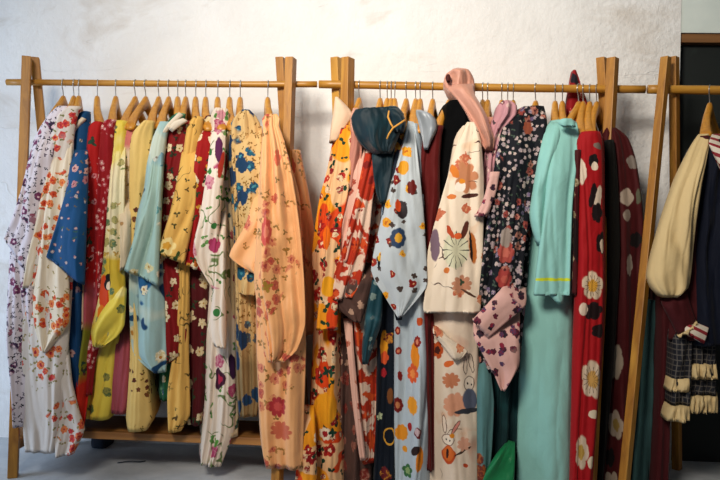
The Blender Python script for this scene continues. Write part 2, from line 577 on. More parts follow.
def drape(name, rows, mat, parent, base, Yf=-.22, Yb=None, th=.03, folds=2.0, amp=.012, bulge=.02, seed=0,
          neck=None, rise=0.0, lean=0.0, crum=.35, sharp=True, step=5.0, dY=None, wav=0.0, tuck=0.0):
    """a hung or draped piece of cloth. rows: (y, xl, xr) or (xl, yl, xr, yr) edge pixels on the plane y=Yf (+lean down)"""
    rs = [(r[1], r[0], r[2], r[0]) if len(r) == 3 else tuple(r) for r in rows]
    if dY is None: dY = [lean*i/(len(rs)-1) for i in range(len(rs))]
    rs = [tuple(map(float, r))+(float(d),) for r, d in zip(rs, dY)]
    fine = []
    for i in range(len(rs)-1):
        p0, p1, p2, p3 = rs[max(i-1, 0)], rs[i], rs[i+1], rs[min(i+2, len(rs)-1)]
        L = max(math.hypot(p2[0]-p1[0], p2[1]-p1[1]), math.hypot(p2[2]-p1[2], p2[3]-p1[3]))
        n = max(2, int(L/step))
        for k in range(n):
            c = crom(p0, p1, p2, p3, k/n); l = tuple(a+(b-a)*k/n for a, b in zip(p1, p2))
            fine.append(tuple(.6*a+.4*b for a, b in zip(c, l)))
    fine.append(rs[-1])
    M = len(fine)
    rng = random.Random(seed*77+13)
    f1, f2, f3 = rng.random()*6, rng.random()*6, rng.random()*6
    maxw = max(math.hypot(r[2]-r[0], r[3]-r[1]) for r in fine)
    NF = int(max(14, min(64, maxw*1.1)))
    NB = 14
    D = (Yb-Yf) if Yb is not None else th
    bm = bmesh.new()
    uvl = bm.loops.layers.uv.new('UVMap')
    rings, us, vs = [], [], []
    nz0 = Vector((rng.random()*40, rng.random()*40, 0))
    for i, r in enumerate(fine):
        t = i/(M-1)
        tk = max(0.0, 1-t/.3)**1.6
        Y = Yf+r[4]+tuck*tk
        A, B = P(r[0], r[1], Y), P(r[2], r[3], Y)
        w = (B-A).length
        g = .35+.65*min(1, t*1.6)
        ring, vv = [], []
        for j in range(NF+1):
            s = j/NF
            p = A.lerp(B, s)
            e = max(0.0, 1-(2*s-1)**2)
            ed = min(1, e*2.2)
            bul = min(bulge, .5*w)*e**.55*(1-.6*tk*bool(tuck))
            dr = .30*math.sin(2.6*t+f1)+.12*math.sin(5.7*t+f2)
            n1 = noise.noise(Vector((s*folds*1.25+dr+f1*5, t*1.1+f2, f3)))
            n2 = noise.noise(Vector((s*folds*2.7+dr*1.6+f2*5, t*2.0+f3, f1)))
            fd = 2.0*n1+.4*(abs(n2)*1.6-.3)
            if not sharp: fd = 1.6*n1
            q = nz0+Vector((p.x*9, p.z*4.5, 0))
            fd2 = noise.noise(q)*crum*1.1+(abs(noise.noise(q*2.1))-.2)*crum*1.1
            n3 = noise.noise(Vector((s*folds*1.15+dr*1.6+f3*7, t*1.1+f1, f2)))
            fd -= .55*max(0.0, 1-abs(n3)*5)
            am = min(amp*1.35, .32*w)
            p = p+Vector((0, -bul-(fd*am*g+fd2*am)*ed, 0))
            # edges of the cloth wander a little
            if wav:
                p.x += wav*noise.noise(Vector((s*1.5+f1, p.z*7, f2)))
            ring.append(p); vv.append(p.z)
        for j in range(1, NB):
            a = math.pi*j/NB
            s = .5+.5*math.cos(a)
            d = math.sin(a)**.55
            p = A.lerp(B, s)
            y = Y+D*d*(1-.7*tk*bool(tuck))-(0 if Yb is None else r[4]*d)
            sh = 0
            if neck is not None:
                kk = (y-Y)/(0-Yf)
                top = P((fine[0][0]+fine[0][2])/2, (fine[0][1]+fine[0][3])/2, Yf)
                sh = (neck-top.x)*kk
            zz = rise*(1-t)**5*max(0, 1-abs(y)/abs(Yf)) if rise else 0
            p = Vector((p.x+sh, y, p.z+zz))
            ring.append(p); vv.append(p.z)
        rings.append([bm.verts.new(p) for p in ring])
        arc = [0]
        for j in range(1, len(ring)+1):
            arc.append(arc[-1]+(ring[j % len(ring)]-ring[j-1]).xy.length)
        mid = arc[NF//2]; xc = (A.x+B.x)/2
        us.append([a-mid+xc for a in arc]); vs.append(vv+[vv[0]])
    K = len(rings[0])
    for i in range(M-1):
        for j in range(K):
            j2 = (j+1) % K
            f = bm.faces.new((rings[i][j], rings[i+1][j], rings[i+1][j2], rings[i][j2]))
            for lp, (a, b) in zip(f.loops, ((i, j), (i+1, j), (i+1, j+1), (i, j+1))):
                lp[uvl].uv = (us[a][b], vs[a][b])
    # turned-in hem below, closed top
    last = rings[-1]
    c = sum((v.co for v in last), Vector())/K
    inner = [bm.verts.new(c+(v.co-c)*.9+Vector((0, 0, .012))) for v in last]
    for j in range(K):
        j2 = (j+1) % K
        f = bm.faces.new((last[j], inner[j], inner[j2], last[j2]))
        for lp, b in zip(f.loops, (j, j, j+1, j+1)): lp[uvl].uv = (us[-1][b], vs[-1][b])
    f = bm.faces.new(inner)
    for lp in f.loops: lp[uvl].uv = (us[-1][0], vs[-1][0])
    f = bm.faces.new(rings[0])
    for lp in f.loops: lp[uvl].uv = (us[0][0], vs[0][0])
    return link_mesh(name, bm, mat, parent, smooth=True, loc=base)

_g = [0]
def garment(name, label, cat, parts, group=None):
    """parts: (part name, rows, material, options); the first one hangs from the hanger"""
    b0 = parts[0]
    r = b0[1][-1]
    px = (r[1]+r[2])/2 if len(r) == 3 else (r[0]+r[2])/2
    py = r[0] if len(r) == 3 else r[3]
    base = P(px, py, b0[3].get('Yf', -.22))
    t = thing(name, label, cat, base, group)
    objs = {}
    for (pn, rows, mat, opt) in parts:
        _g[0] += 1
        o = dict(opt); lab = o.pop('label', None)
        ob = drape(pn, rows, mat, t, base, seed=o.pop('seed', _g[0]), **o)
        if lab: ob['label'] = lab
    return t

def B(hx, Yf=-.20, **k):
    d = dict(Yf=Yf+.05, Yb=.16, neck=P(hx, 85, 0).x, rise=.010, folds=1.6, amp=.012, bulge=.03)
    d['Yf'] += [.0, .02, -.015, .03, -.005][_g[0] % 5]
    d.update(k); return d
def S(Yf=-.25, **k):
    d = dict(Yf=Yf, th=.028, folds=1.6, amp=.012, bulge=.016, tuck=.07)
    d.update(k); return d
GR = 'kimonos on the left rack'
GM = 'garments on the middle rack'
GT = 'sailor garments on the right rack'

# ---- left rack, from its left post
m = cloth_mat('lilac_white_print', 'dcd3d8', (
    FL(40, .5, .36, 3, .9, '3a3040', '5b4660'), FL(17, .6, .36, 5, .35, '4d3a5a', '8a4a70', 'e5cfd6', clump=(7, .5)),
    FL(44, .5, .34, 2, .9, '2c3038', clump=(8, .45)), FL(20, .35, .3, 5, .4, 'a8808c', '9c5068', clump=(9, .55))))
garment('kimono', 'lilac and white kimono with dark purple flowers, leftmost on the left rack', 'kimono', [
    ('body', [(107, 58, 72), (116, 48, 70), (140, 34, 60), (190, 22, 52), (240, 11, 42), (300, 8, 36), (350, 9, 36), (400, 14, 32), (426, 15, 27)], m, B(63.5, -.32)),
    ('sleeve', [(46, 120, 68, 118), (31, 150, 57, 140), (21, 190, 47, 190), (11, 220, 37, 238), (4, 238, 24, 270)], m, S(-.30)),
], GR)
m = cloth_mat('cream_orange_rose_print', 'e3d6c2', (
    FL(34, .6, .36, 2, .9, '93884e', 'b39a5e', clump=(6.5, .47), seed=3), FL(23, .85, .42, 5, .3, 'cc5a34', 'e09458', 'c23a30', clump=(6.5, .53), seed=3),))
m2 = cloth_mat('pale_rose_cluster_print', 'd9d0c8', (
    FL(30, .6, .36, 2, .9, '8a8a5c', 'a89a70', clump=(5.2, .50), seed=4), FL(20, .9, .42, 6, .3, 'c84a48', 'e0905c', 'b02c44', clump=(5.2, .55), seed=4),))
garment('kimono', 'long cream kimono with orange rose clusters, hem below the shelf', 'kimono', [
    ('body', [(107, 68, 82), (116, 58, 78), (140, 50, 74), (200, 40, 74), (260, 30, 74), (330, 21, 70), (380, 20, 66), (430, 23, 62), (452, 25, 56)], m2, B(74, -.31)),
    ('front_panel', [(330, 52, 67), (380, 52, 71), (410, 53, 78), (54, 436, 84, 430), (56, 457, 73, 454)], m2, S(-.285)),
    ('sleeve', [(132, 54, 70), (180, 43, 62), (230, 33, 54), (265, 26, 46), (288, 23, 36)], m, S(-.295)),
    ('sleeve', [(61, 113, 78, 110), (53, 150, 72, 150), (46, 200, 70, 205), (40, 250, 68, 260), (33, 300, 69, 300), (35, 330, 68, 324), (43, 353, 47, 352)], m, S(-.31)),
], GR)
m = cloth_mat('deep_blue_print', '1a5c88', (FL(26, .3, .2, 5, .4, 'b8aaa8', 'b88480', 'd8d0c8'), FL(27, .3, .3, 2, .9, '7d6a4a', '3f6a6e'), VB(305, '1c5480', .03), FL(20, .5, .34, 5, .4, 'b77d86', 'cfa8a0', '8a3a50', clump=(5, .6))), Yf=-.26)
mc = cloth_mat('ivory_collar', 'ddd2c0', ())
garment('kimono', 'deep blue kimono with small pale blossoms and an ivory collar', 'kimono', [
    ('body', [(112, 82, 91), (118, 74, 91), (135, 66, 91), (200, 64, 87), (260, 67, 85), (300, 67, 83), (350, 68, 82), (400, 71, 81), (430, 73, 79)], m, B(79, -.29)),
    ('sleeve', [(72, 150, 88, 150), (66, 190, 87, 190), (56, 225, 86, 225), (46, 257, 84, 285)], m, S(-.33, folds=1.0)),
    ('collar', [(82, 117, 86, 119), (74, 125, 77, 129), (65, 137, 67, 142)], mc, S(-.255, tuck=0, th=.012, amp=.002, bulge=.008, label='ivory collar band')),
], GR)
m = cloth_mat('plain_red_cloth', 'ba2022', (VB(290, 'b4606c', .02), FL(24, .6, .36, 5, .4, 'e0b0b0', 'cf7a84', 'a02838', clump=(5, .56)), VB(332, '8c8a2c', .02), FL(16, .5, .36, 3, .6, '2c5a48', '4b2f28', clump=(5, .45)), VB(384, 'c8341c', .02)), Yf=-.21)
mw = cloth_mat('cream_lining_red_kimono', 'd9c9ac', (FL(28, .4, .3, 5, .4, 'b06a58', '8a8458'),))
garment('kimono', 'bright red kimono with a cream lining edge and orange-red foot', 'kimono', [
    ('body', [(122, 94, 103), (127, 89, 103), (150, 87, 101), (200, 86, 100), (250, 86, 99), (300, 84, 98), (330, 83, 96), (360, 79, 92), (400, 75, 88), (428, 72, 84)], m, B(97.5, -.275, folds=2.2)),
    ('lining', [(174, 84.5, 90), (220, 84, 89), (290, 83, 88), (330, 82, 86)], mw, S(-.235, tuck=0, th=.015, label='cream lining edge')),
], GR)
m = cloth_mat('red_pink_blossom_print', 'a01a28', (FL(36, .8, .4, 5, .4, 'd8a8a4', 'c06a76', 'e8d8ca', clump=(8, .47))), Yf=-.22)
garment('kimono', 'dark red kimono crowded with small pink blossoms', 'kimono', [
    ('body', [(120, 107, 116), (127, 101, 116), (150, 99, 114), (200, 96, 112), (250, 94, 108), (300, 89, 106), (330, 86, 104), (360, 84, 96), (395, 82, 92)], m, B(116, -.285, folds=2)),
], GR)
m = cloth_mat('pale_yellow_print', 'e8dfc0', (
    FL(14, .35, .3, 3, .8, '8d9c6c', 'c3a05c'), VB(262, 'd9bf4e', .015), CL(5, .56, 'e8dc9a', 3, .1), FL(16, .4, .34, 5, .4, 'b8b07a', '6f8a6a'),
    SP(105, 296, 6, 22, 'd5581e', 8), SP(104, 318, 5, 14, 'e08a20', 10), SP(109, 283, 5.5, 7, '221a1c'), SP(110, 285, 3.2, 4.5, 'ead8c2'), SP(108, 277, 4, 4, '1c1618'), SP(118, 308, 4, 9, '3c2c1c', -20),
    ), Yf=-.25, rough=.55)
my = cloth_mat('bright_yellow_silk', 'e4d060', (CL(6, .53, 'ecdf9c', 3, .12), FL(13, .3, .3, 5, .4, 'a09a58', '5f7a50')), rough=.5)
garment('kimono', 'pale yellow kimono with a painted figure and turned-up yellow sleeve', 'kimono', [
    ('body', [(121, 117, 127), (133, 109, 128), (180, 106, 125), (230, 104, 124), (280, 100, 124), (330, 95, 122), (360, 90, 116), (400, 87, 113), (419, 86, 109)], my, B(135.5, -.22)),
    ('sleeve', [(113, 140, 126, 138), (108, 200, 124, 200), (104, 250, 124, 255), (99, 295, 125, 296), (91, 330, 123, 326), (93, 346, 104, 347)], m, S(-.25)),
    ('sleeve_lining', [(123, 286, 126, 290), (113, 296, 125, 312), (101, 312, 124, 326), (93, 330, 117, 337), (95, 345, 104, 346)], my, S(-.268, tuck=0, th=.014, label='bright yellow inside of the turned-up sleeve')),
], GR)
m = cloth_mat('pink_to_cream_print', 'dccdb4', (FL(15, .3, .3, 3, .8, '9a9c78', 'b9966a'), VB(152, 'cf8680', .015, False), SP(125, 158, 4, 6, '2f6a44', 20, 3, .7), SP(123, 151, 3, 4, '3a7a50', 50, 2, .7), VB(285, '6b3a40', .02), VB(345, 'b0606a', .03)), Yf=-.23)
garment('kimono', 'pink-shouldered cream kimono with a green leaf, mauve at the foot', 'kimono', [
    ('body', [(128, 127, 134), (138, 121, 135), (180, 119, 133), (230, 119, 132), (270, 120, 130), (320, 117, 132), (360, 115, 133), (400, 111, 131), (413, 112, 127)], m, B(146, -.225)),
    ('sleeve', [(120, 200, 131, 198), (120, 240, 130, 245), (121, 273, 128, 266)], m, S(-.25)),
], GR)
m = cloth_mat('yellow_brown_print', 'e2c684', (FL(26, .6, .36, 5, .5, '6a3a2a', '8a5a34', clump=(6, .56), seed=7), FL(30, .35, .32, 2, .9, '7a6a34', 'a88840', clump=(6, .5), seed=7)), Yf=-.22)
garment('kimono', 'mustard yellow kimono with brown flowers, beside the light blue one', 'kimono', [
    ('body', [(121, 144, 154), (133, 133, 153), (150, 130, 151), (200, 130, 146), (250, 130, 142), (300, 130, 142), (350, 130, 147), (390, 128, 150), (418, 126, 152), (430, 128, 147)], m, B(159, -.24)),
], GR)
m = cloth_mat('light_blue_wave_print', 'a9c3c2', (CL(4.5, .52, 'c9d2c6', 2, .08), CL(5.5, .57, '2e6c94', 2, .03), FL(12, .3, .34, 5, .3, 'd9cda6', 'e8e2d0', 'c09048'), CL(8, .62, '1d4f74', 2, .03)), Yf=-.24)
m2 = cloth_mat('pale_blue_sleeve_print', 'a8bfb6', (FL(14, .45, .34, 5, .3, 'd0c69a', 'e3dcc8', 'b09050', clump=(5, .5)), FL(14, .3, .3, 3, .8, '4f8494', '6a9c9c'), VB(160, '4f83a0', .04, False)), Yf=-.25)
garment('kimono', 'light blue kimono with white and navy waves and an ivory collar', 'kimono', [
    ('body', [(122, 160, 170), (138, 153, 167), (165, 147, 164), (190, 144, 163), (220, 136, 160), (280, 129, 164), (330, 130, 166), (355, 134, 167), (372, 152, 166)], m, B(169, -.315)),
    ('sleeve', [(154, 148, 164, 147), (146, 190, 162, 190), (136, 230, 160, 240), (124, 270, 158, 286)], m2, S(-.295)),
    ('collar', [(179, 112, 183, 115), (167, 124, 170, 128), (155, 140, 157, 144)], mc, S(-.245, tuck=0, th=.012, amp=.002, bulge=.008, label='ivory collar band')),
], GR)
m = cloth_mat('green_print', '2d6e52', (FL(15, .4, .34, 5, .4, '7fae8c', '1d4a48'), FL(20, .3, .3, 5, .4, '2a5a80', 'd8d0b0')), Yf=-.2)
garment('kimono', 'green kimono showing as a thin strip behind the red one', 'kimono', [
    ('body', [(114, 176, 186), (124, 166, 184), (150, 160, 174), (200, 157, 170), (250, 157, 168), (330, 160, 172), (400, 160, 172)], m, B(178, -.25)),
], GR)
m = cloth_mat('red_white_flower_print', '8f1a20', (FL(20, .4, .36, 3, .8, '2c4a34', '1d3a2c'), FL(17, .55, .38, 5, .7, 'd8c8a4', 'e6d8bc', 'a08840', .2)), Yf=-.22)
garment('kimono', 'red kimono with cream flowers and a white collar, left of the tan one', 'kimono', [
    ('body', [(121, 174, 191), (130, 168, 190), (160, 162, 184), (200, 158, 180), (250, 155, 178), (290, 156, 186), (330, 156, 188), (356, 157, 184), (363, 160, 172)], m, B(186, -.232, folds=2.4)),
    ('collar', [(183, 118, 188, 121), (174, 121, 180, 126), (168, 128, 172, 132)], mc, S(-.25, tuck=0, th=.012, amp=.002, bulge=.008, label='white collar band')),
], GR)
m = cloth_mat('tan_yellow_print', 'e0b96e', (FL(24, .4, .34, 3, .8, '7c5a2a', '5c5a30', clump=(6, .52), seed=8), BR(15, .015, '6a5428', .53), SP(170, 246, 10, 9, 'ead59a', 0, 5, .4, 'fill', 'd8a848'), SP(163, 252, 5, 4, '3f5a34', 30, 3, .7), SP(180, 256, 5, 4, '4c6234', 60, 2, .7)), Yf=-.25)
garment('kimono', 'tan yellow kimono whose pointed sleeve covers the red ones', 'kimono', [
    ('body', [(117, 194, 203), (129, 187, 203), (170, 181, 196), (210, 177, 193), (260, 178, 190), (300, 178, 190), (350, 174, 189), (390, 168, 190), (415, 168, 190), (431, 169, 181)], m, B(196, -.235)),
    ('sleeve', [(182, 150, 199, 150), (177, 180, 197, 180), (169, 215, 194, 215), (157, 253, 184, 264)], m, S(-.27, folds=1.2)),
], GR)
m = cloth_mat('crimson_cream_flower_print', '64101c', (FL(20, .45, .36, 3, .8, '28442e', '3a5a38'), FL(14, .4, .36, 5, .75, 'd8c6a0', 'e2d3b2', 'c09a50', .2)), Yf=-.22)
m2 = cloth_mat('bright_red_flower_print', 'a81c1c', (FL(15, .55, .38, 5, .5, 'e2d3b2', 'e9dcc4', 'c09a50', .2), FL(20, .45, .36, 3, .8, '28442e', '3a5a38'), FL(22, .35, .3, 5, .4, 'd8b04a', 'c87a34')), Yf=-.24)
garment('kimono', 'crimson kimono with cream and green flowers, left of the white one', 'kimono', [
    ('body', [(116, 206, 215), (127, 200, 214), (160, 194, 210), (210, 190, 206), (250, 187, 208), (300, 186, 209), (360, 186, 208), (400, 186, 206), (424, 188, 202)], m, B(206, -.22, folds=1.2)),
    ('sleeve', [(199, 130, 213, 130), (193, 170, 209, 170), (188, 225, 206, 225), (185, 265, 201, 272)], m2, S(-.245)),
], GR)
m = cloth_mat('white_purple_print', 'e6d9cb', (FL(16, .35, .34, 2, .9, '5a8a4a', '7aa060'), BR(11, .02, '7a8a5a', .48), FL(9, .35, .34, 5, .3, 'd4a0a8', 'b85a7c', clump=(4, .5)),
    SP(220, 150, 4, 14, '6a2a5c', 8), SP(224, 165, 3, 14, 'b0402c', -5), SP(209, 152, 3, 4, '3f7a44', 30), SP(212, 172, 2.6, 3.5, '4a8a4c', 0),
    SP(217, 245, 6, 8, 'b04870', 0, 5, .3), SP(219, 312, 4, 4, '4a8a50'), SP(217, 382, 8, 13, '54203f', 0, 3, .35, 'fill', 'b8385c'), SP(232, 370, 5, 14, '4a2050', 12), SP(218, 226, 3, 3, '4a8a50'), SP(214, 447, 6, 5, '6a9a4a', 20, 3, .5)), Yf=-.245)
garment('kimono', 'long white kimono with purple and green flowers hanging below the shelf', 'kimono', [
    ('body', [(109, 214, 228), (119, 210, 229), (160, 207, 229), (220, 209, 231), (280, 210, 234), (340, 206, 236), (390, 205, 236), (418, 203, 235), (201, 440, 234, 432), (201, 463, 221, 466)], m, B(218, -.24, folds=2.4, amp=.016)),
    ('sleeve', [(212, 130, 226, 130), (207, 170, 224, 170), (200, 215, 220, 215), (193, 252, 216, 262), (212, 288, 215, 290)], m, S(-.268, folds=1.2)),
    ('sleeve', [(214, 215, 226, 210), (214, 270, 226, 270), (211, 310, 226, 310), (208, 328, 226, 340), (214, 346, 225, 349)], m, S(-.262, folds=1)),
], GR)
m = cloth_mat('cream_teal_leaf_print', 'd8c8aa', (FL(16, .5, .36, 2, .9, '4f6a4a', '3c5a5c'), FL(14, .4, .34, 5, .4, '8a3048', 'b06a70')), Yf=-.21)
garment('kimono', 'cream kimono with green leaves, half hidden right of the white one', 'kimono', [
    ('body', [(126, 227, 234), (140, 225, 237), (200, 226, 238), (260, 228, 240), (320, 230, 241), (380, 229, 240), (436, 229, 238)], m, B(230, -.21)),
], GR)
m = cloth_mat('cream_blue_rose_print', 'd6b987', (FL(30, .6, .36, 3, .8, '8a6a34', 'a8803c', clump=(7, .44)), FL(15, .5, .42, 5, .35, '2a6f86', '1f4f70', '5a9aa8', clump=(6, .5)), FL(36, .4, .3, 2, .9, '8a6a34'), VB(350, '9a8460', .1), FL(9, .5, .4, 4, .4, '1d4a6a', '284a70')), Yf=-.225)
garment('kimono', 'golden cream kimono with large blue roses behind the peach one', 'kimono', [
    ('body', [(110, 242, 250), (123, 231, 260), (160, 229, 263), (220, 233, 262), (300, 236, 260), (340, 236, 260), (390, 237, 260), (416, 239, 257)], m, B(240.5, -.225, folds=3, amp=.016)),
    ('sleeve', [(234, 128, 262, 126), (236, 180, 263, 180), (240, 240, 260, 240), (238, 288, 256, 289), (239, 294, 254, 296)], m, S(-.25)),
], GR)
m = cloth_mat('peach_silk_print', 'eeb985', (FL(20, .6, .36, 3, .8, '96783c', 'b88a48', clump=(5, .50), seed=5), FL(17, .8, .42, 7, .3, 'c8684e', 'd8906a', 'b4524a', clump=(5, .555), seed=5),
    SP(269, 232, 7, 14, 'cc5a4c', 0, 7, .3, 'fill', 'e08a70'), SP(284, 160, 5, 9, 'd8704c', 10, 6, .4), SP(279, 406, 10, 11, 'b83c40', 0, 9, .35, 'fill', 'd06058'), SP(284, 430, 14, 10, 'd07858', 0, 9, .4), SP(268, 285, 8, 6, 'b09040', 20, 4, .6)), rough=.5, spec=.4, Yf=-.27, sheen=.2)
garment('kimono', 'large peach orange kimono with faded red roses beside the post', 'kimono', [
    ('body', [(121, 266, 278), (140, 263, 284), (165, 261, 291), (200, 259, 300), (280, 257, 304), (350, 257, 306), (420, 260, 304), (455, 263, 303), (468, 266, 303)], m, B(268, -.315, folds=2.2, amp=.02, Yb=.12)),
    ('sleeve', [(114, 266, 277), (119, 262, 280), (126, 263, 279), (140, 262, 284), (180, 259, 293), (230, 257, 300), (280, 254, 304), (325, 260, 305), (350, 264, 297), (362, 268, 284)], m, S(-.335, tuck=.03, folds=2.2, amp=.024, th=.05)),
    ('sleeve', [(258, 185, 276, 185), (245, 225, 272, 230), (229, 256, 268, 270), (251, 272, 264, 279)], m, S(-.285, folds=1.4)),
    ('sleeve', [(150, 288, 300), (190, 288, 308), (230, 290, 314), (275, 294, 319), (315, 296, 318), (335, 298, 312)], m, dict(Yf=-.06, th=.05, folds=2, amp=.014)),
], GR)

# ---- middle rack
m = cloth_mat('yellow_peach_floral_print', 'efc79c', (CL(5.5, .50, 'eda72c', 1, .02), CL(6.5, .585, 'dd5a1e', 1, .02), FL(12, .55, .36, 5, .45, '9c1c24', 'c8402c', 'efd8b8', .25), FL(16, .5, .36, 2, .95, '1f4a34', '24523c'), FL(18, .35, .3, 5, .4, 'a01c2a', 'e8d2b0'),
    SP(327, 238, 5.5, 12, 'ee8420', 0), SP(326, 408, 16, 15, 'eeb02e'), SP(330, 285, 8, 10, 'efb22c'), SP(325, 433, 8, 7, 'f2e2cc', 0, 7, .3, 'fill', 'b03038'), SP(334, 432, 5, 5, '1f5240', 0, 4, .5), SP(327, 372, 5, 6, '1d5040', 30, 4, .5), SP(335, 372, 4, 5, '225a44', 0, 4, .5)), Yf=-.235)
mg = cloth_mat('cream_gauze', 'e6cdb4', (), rough=.7)
garment('kimono', 'yellow, peach and orange floral kimono leftmost on the middle rack', 'kimono', [
    ('body', [(126, 340, 354), (140, 333, 354), (170, 327, 350), (200, 319, 348), (250, 312, 343), (300, 314, 341), (340, 313, 341), (400, 310, 341), (440, 310, 343), (486, 308, 343), (520, 308, 343)], m, B(359.5, -.225, folds=2, amp=.018)),
    ('sleeve', [(128, 341, 352), (145, 337, 353), (185, 332, 350), (225, 327, 342), (265, 324, 340), (300, 319, 338), (330, 316, 338)], m, S(-.255, folds=1.2)),
    ('hem_fold', [(405, 303, 314), (440, 299, 316), (480, 295, 317), (520, 291, 316)], m, S(-.25, folds=1, label='orange fold at the lower left')),
    ('under_collar', [(97, 335, 338), (105, 334, 346), (114, 333, 353), (124, 331, 348), (135, 330, 342), (143, 329, 336)], mg, dict(Yf=-.16, th=.02, folds=1, amp=.006, label='cream gauze collar')),
], GM)
m = cloth_mat('mauve_pink_cloth', 'c58f80', (CL(5, .55, 'd9ab98', 2, .1),))
m2 = cloth_mat('taupe_rust_print', '6a5048', (FL(12, .4, .34, 5, .4, '8a3a30', 'a87868'), CL(4, .55, '54403c', 2, .1), FL(20, .3, .3, 5, .4, 'c0a08c')), Yf=-.2)
m3 = cloth_mat('pale_pink_print', 'e0b8a8', (FL(16, .35, .3, 5, .4, 'b05a48', 'c88a74'),))
garment('kimono', 'mauve pink kimono with a taupe lower part, behind the orange-white sleeves', 'kimono', [
    ('body', [(112, 352, 360), (125, 350, 366), (160, 348, 372), (220, 340, 380), (280, 340, 380), (340, 340, 376), (400, 339, 374), (480, 339, 372), (520, 339, 372)], m2, B(359.5, -.17, amp=.02, folds=2.5)),
    ('collar', [(108, 353, 358), (120, 350, 360), (140, 351, 362), (165, 347, 361), (190, 345, 358)], m, S(-.225, folds=1.5)),
    ('sleeve', [(140, 358, 365), (152, 356, 366), (200, 346, 359), (240, 338, 353), (262, 334, 348)], m3, S(-.24, label='pale pink sleeve')),
    ('sash', [(318, 343, 352), (350, 347, 354), (400, 352, 359), (440, 357, 364), (460, 360, 366)], m3, S(-.22, th=.02, label='pale pink hanging band')),
    ('sleeve_end', [(352, 262, 375, 262), (342, 285, 372, 285), (330, 300, 367, 305), (352, 321, 361, 323)], m2, S(-.235, folds=1.3)),
], GM)
m = cloth_mat('rust_white_print', 'e0c6b4', (CL(13, .47, 'b8401e', 3, .03), CL(17, .58, 'd0602c', 3, .03), CL(15, .62, '8c2418', 2, .03)), Yf=-.25)
garment('kimono', 'orange-red and white kimono with two narrow hanging sleeves', 'kimono', [
    ('body', [(140, 372, 384), (155, 366, 384), (200, 360, 382), (250, 356, 380), (300, 352, 380), (380, 357, 378), (420, 360, 377), (462, 362, 374)], m, B(380.5, -.19, folds=2)),
    ('sleeve', [(136, 373, 378), (150, 366, 373), (200, 355, 364), (250, 342, 355), (285, 331, 346), (300, 330, 342)], m, S(-.262, folds=1)),
    ('sleeve', [(140, 378, 384), (160, 371, 380), (200, 362, 373), (250, 354, 368), (285, 345, 360), (298, 342, 352)], m, S(-.255, folds=1)),
], GM)
mv = cloth_mat('dark_teal_velvet', '0a3540', (CL(6, .52, '0c404a', 2, .15),), rough=.6, sheen=.12)
t = garment('jacket', 'dark teal velvet jacket draped over the hangers of the middle rack', 'jacket', [
    ('body', [(355, 110, 398, 107), (351, 118, 404, 114), (353, 130, 403, 124), (358, 141, 398, 138), (366, 149, 394, 148), (376, 155, 391, 154)], mv, dict(Yf=-.27, th=.13, folds=2.2, amp=.026, bulge=.04)),
    ('sleeve', [(140, 372, 396), (160, 372, 393), (180, 374, 391), (196, 377, 388), (203, 380, 385)], mv, S(-.265, folds=1.5)),
    ('sleeve', [(106, 389, 396), (112, 388, 402), (122, 390, 406), (132, 394, 404)], mv, S(-.30, folds=1, th=.04)),
], GM)
bm = bmesh.new()
mcord = cloth_mat('gold_cord', 'd9a758', ())
b_ = P(390, 120, -.33)
tube_bm(bm, [P(x, y, Y) for x, y, Y in ((389, 111, -.325), (388, 117, -.335), (391, 124, -.34), (393, 127, -.345))], .0035, 8)
tube_bm(bm, [P(x, y, Y) for x, y, Y in ((405, 120, -.345), (399, 124, -.345), (393, 128, -.345), (389, 134, -.335), (387, 139, -.33))], .0035, 8)
o = link_mesh('cord', bm, mcord, t, loc=None)
for v in o.data.vertices: v.co -= t.location
o['label'] = 'golden tie cord'
m = cloth_mat('teal_satin', '2e5660', (CL(7, .5, '44707a', 2, .1), FL(20, .4, .3, 5, .4, '8a9a94', '6a7c80')), rough=.4)
garment('scarf', 'blue-grey satin cloth end folded beside the navy kimono', 'scarf', [
    ('cloth', [(280, 372, 384), (300, 368, 383), (325, 364, 381), (345, 362, 374), (364, 362, 368)], m, dict(Yf=-.235, th=.03, folds=1.5, amp=.01)),
], GM)
m = cloth_mat('navy_flower_print', '0b2338', (FL(11, .5, .34, 5, .35, 'd9883a', 'e0b84a', 'a03428', .3), FL(14, .4, .3, 5, .35, 'a8b4bc', '6a80a0'), FL(16, .35, .28, 0, 0, 'e3b34a', 'a02e2c'), FL(13, .25, .3, 3, .7, 'b0503a', '385a50')), Yf=-.23)
m2 = cloth_mat('navy_large_motif', '0a1e30', (SP(383, 345, 5, 15, 'e5a832', 0), SP(384, 357, 5, 7, 'd8683a', 0, 5, .4), SP(383, 372, 4, 5, 'b02e3a', 0, 5, .4), SP(378, 415, 5, 4, 'b8c0a0', 30, 5, .7), SP(390, 435, 7, 9, 'd8a848', 0, 0, 0, 'ring'), SP(383, 471, 3, 3, 'd8a03a'), SP(391, 395, 4, 8, '8a5a30'), SP(392, 285, 3, 4, 'c8503a', 0, 5, .3), FL(8, .2, .25, 5, .3, '7a2c30', 'c8903c')), Yf=-.21)
garment('kimono', 'navy blue kimono with scattered orange and white flowers', 'kimono', [
    ('body', [(126, 394, 405), (138, 389, 405), (200, 383, 398), (240, 378, 400), (270, 376, 402), (330, 377, 398), (400, 376, 396), (480, 374, 396), (520, 374, 396)], m2, B(395, -.205, folds=1.5)),
    ('sleeve', [(130, 396, 404), (142, 391, 404), (190, 384, 396), (230, 379, 392), (255, 375, 389), (267, 376, 385)], m, S(-.245, folds=1.2)),
    ('sleeve', [(262, 379, 394), (285, 384, 402), (305, 392, 404), (320, 396, 402)], m2, S(-.225, folds=1.2)),
], GM)
